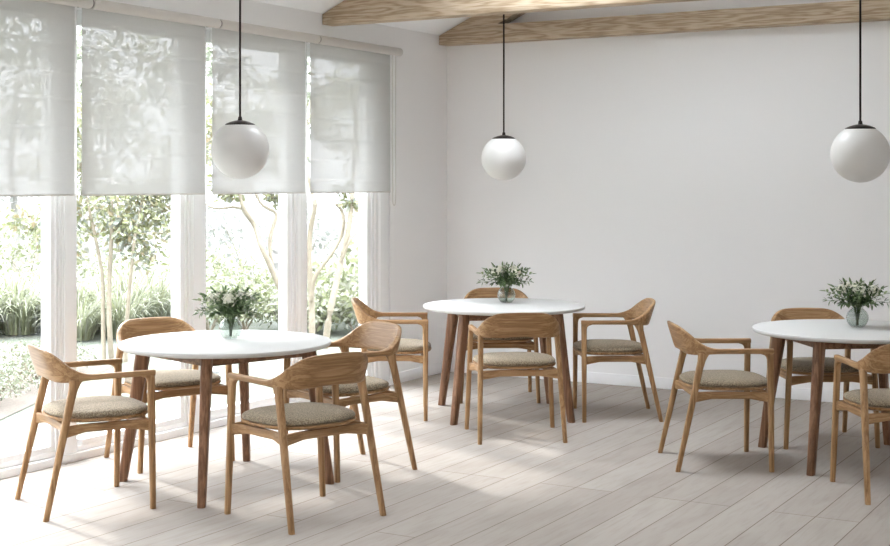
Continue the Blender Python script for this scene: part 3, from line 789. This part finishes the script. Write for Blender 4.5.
tree('many_stemmed_tree', 'pale many stemmed tree with a crooked side branch, seen through the window nearest the corner', [
  (.034, .013, [(-2.33,1.33,GZ), (-2.34,1.33,.39), (-2.36,1.32,.77), (-2.35,1.32,1.08), (-2.3,1.35,1.35), (-2.34,1.33,1.5), (-2.4,1.29,1.9), (-2.4,1.4,2.4)]),
  (.024, .014, [(-2.34,1.33,.39), (-2.3,1.35,.63), (-2.17,1.42,.84), (-2.08,1.48,1.03), (-2.05,1.49,1.18), (-2.08,1.48,1.3), (-2.12,1.45,1.36)]),
  (.036, .016, [(-2.16,1.31,GZ), (-2.11,1.34,.3), (-2.02,1.39,.78), (-1.96,1.43,1.08), (-1.93,1.45,1.4), (-1.91,1.46,1.9), (-1.89,1.47,2.49)]),
  (.016, .009, [(-2.02,1.39,.78), (-1.94,1.44,1.0), (-1.86,1.49,1.14), (-1.75,1.55,1.4), (-1.6,1.6,1.8)])],
  [((-2.15,1.6,2.2), (.75,.75,.6), 1500), ((-1.8,1.7,2.3), (.6,.6,.6), 700), ((-2.0,1.5,1.45), (.24,.2,.1), 180)], L_tree, .065, M_bark, 23, (-2.25, 1.32, GZ))
tree('pale_trunk_tree', 'thick whitish trunk leaning left among the shrubs outside the third window', [
  (.13, .09, [(-7.08,6.56,GZ), (-7.13,6.53,.37), (-7.2,6.49,.93), (-7.26,6.45,2.07), (-7.31,6.42,3.43)])], [((-7.9,6.2,3.0), (.9,.9,1.0), 700)], L_back, .12, M_bark2, 24, (-7.08,6.56,GZ))
tree('pale_trunk_tree', 'thick whitish trunk leaning right, beside a twin trunk outside the third window', [
  (.14, .09, [(-7.14,6.98,GZ), (-7.09,7.01,.35), (-7.01,7.06,.77), (-6.87,7.14,2.08), (-6.77,7.2,3.47)])], [((-6.3,7.6,3.1), (.95,.95,1.1), 700)], L_back, .12, M_bark2, 25, (-7.14,6.98,GZ))
tree('pale_trunk_tree', 'thick whitish trunk behind the strap leaved clumps, outside the second window', [
  (.12, .09, [(-8.2,4.29,GZ), (-8.24,4.27,.34), (-8.26,4.26,.76), (-8.29,4.24,1.89), (-8.34,4.21,3.3)])], [((-8.9,4.1,2.9), (1.0,1.0,1.1), 800)], L_back, .12, M_bark2, 26, (-8.2,4.29,GZ))
tree('hazy_tree', 'haze-pale feathery tree in the distance outside the window farthest from the corner', [
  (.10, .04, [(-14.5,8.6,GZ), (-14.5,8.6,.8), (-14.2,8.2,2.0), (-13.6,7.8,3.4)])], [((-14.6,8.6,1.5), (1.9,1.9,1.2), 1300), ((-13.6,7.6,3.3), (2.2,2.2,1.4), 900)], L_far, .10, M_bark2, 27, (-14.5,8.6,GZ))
tree('hazy_tree', 'haze-pale feathery tree in the distance behind the pale many stemmed tree', [
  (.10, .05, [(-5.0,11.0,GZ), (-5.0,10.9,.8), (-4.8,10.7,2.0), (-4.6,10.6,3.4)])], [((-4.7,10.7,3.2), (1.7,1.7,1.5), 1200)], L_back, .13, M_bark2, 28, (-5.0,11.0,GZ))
tree('hazy_tree', 'haze-pale feathery tree in the distance behind the loose pale shrubs', [
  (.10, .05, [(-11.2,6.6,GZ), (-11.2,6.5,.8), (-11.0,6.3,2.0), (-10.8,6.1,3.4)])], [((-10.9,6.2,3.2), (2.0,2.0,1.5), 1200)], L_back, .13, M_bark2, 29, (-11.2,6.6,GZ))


# ------------------------------------------------------------------ light and camera
w = bpy.data.worlds.new('sky'); sc.world = w; w.use_nodes = True
wn = w.node_tree; bg = wn.nodes['Background']; bg.inputs['Strength'].default_value = SKY
tc = N(wn, 'ShaderNodeTexCoord'); sp = N(wn, 'ShaderNodeSeparateXYZ'); wn.links.new(tc.outputs['Generated'], sp.inputs[0])
wn.links.new(ramp(wn, [(0, (.118,.123,.13)), (.3, (.225,.238,.252)), (1, (.87,.925,1.0))], sp.outputs['Z']), bg.inputs['Color'])
sun = bpy.data.lights.new('sun', 'SUN'); sun.energy = SUN; sun.angle = R(5); sun.color = (1, .985, .96)
so = bpy.data.objects.new('sun', sun); COL.objects.link(so)
dv = Vector((cos(R(SUN_EL))*cos(R(SUN_AZ)), cos(R(SUN_EL))*sin(R(SUN_AZ)), -sin(R(SUN_EL))))
so.rotation_euler = dv.to_track_quat('-Z', 'Y').to_euler(); so.location = (-6, 3, 6)

cam = bpy.data.cameras.new('camera'); co = bpy.data.objects.new('camera', cam); COL.objects.link(co)
co.location = (5.6318, -9.7745, 1.567); co.rotation_euler = (R(90), 0, .52417)
cam.sensor_width = 36; cam.sensor_fit = 'HORIZONTAL'; cam.lens = 1354.36*36/890
cam.shift_y = -(273 - 183.085)/890
cam.clip_end = 300
sc.camera = co
vs_ = sc.view_settings; vs_.view_transform = 'Standard'; vs_.look = 'None'; vs_.gamma = 1; vs_.use_curve_mapping = False; vs_.exposure = EXPO
cy = sc.cycles; cy.max_bounces = 14; cy.diffuse_bounces = 8; cy.transparent_max_bounces = 24; cy.glossy_bounces = 4
cy.caustics_reflective = False; cy.caustics_refractive = False; cy.sample_clamp_indirect = 6
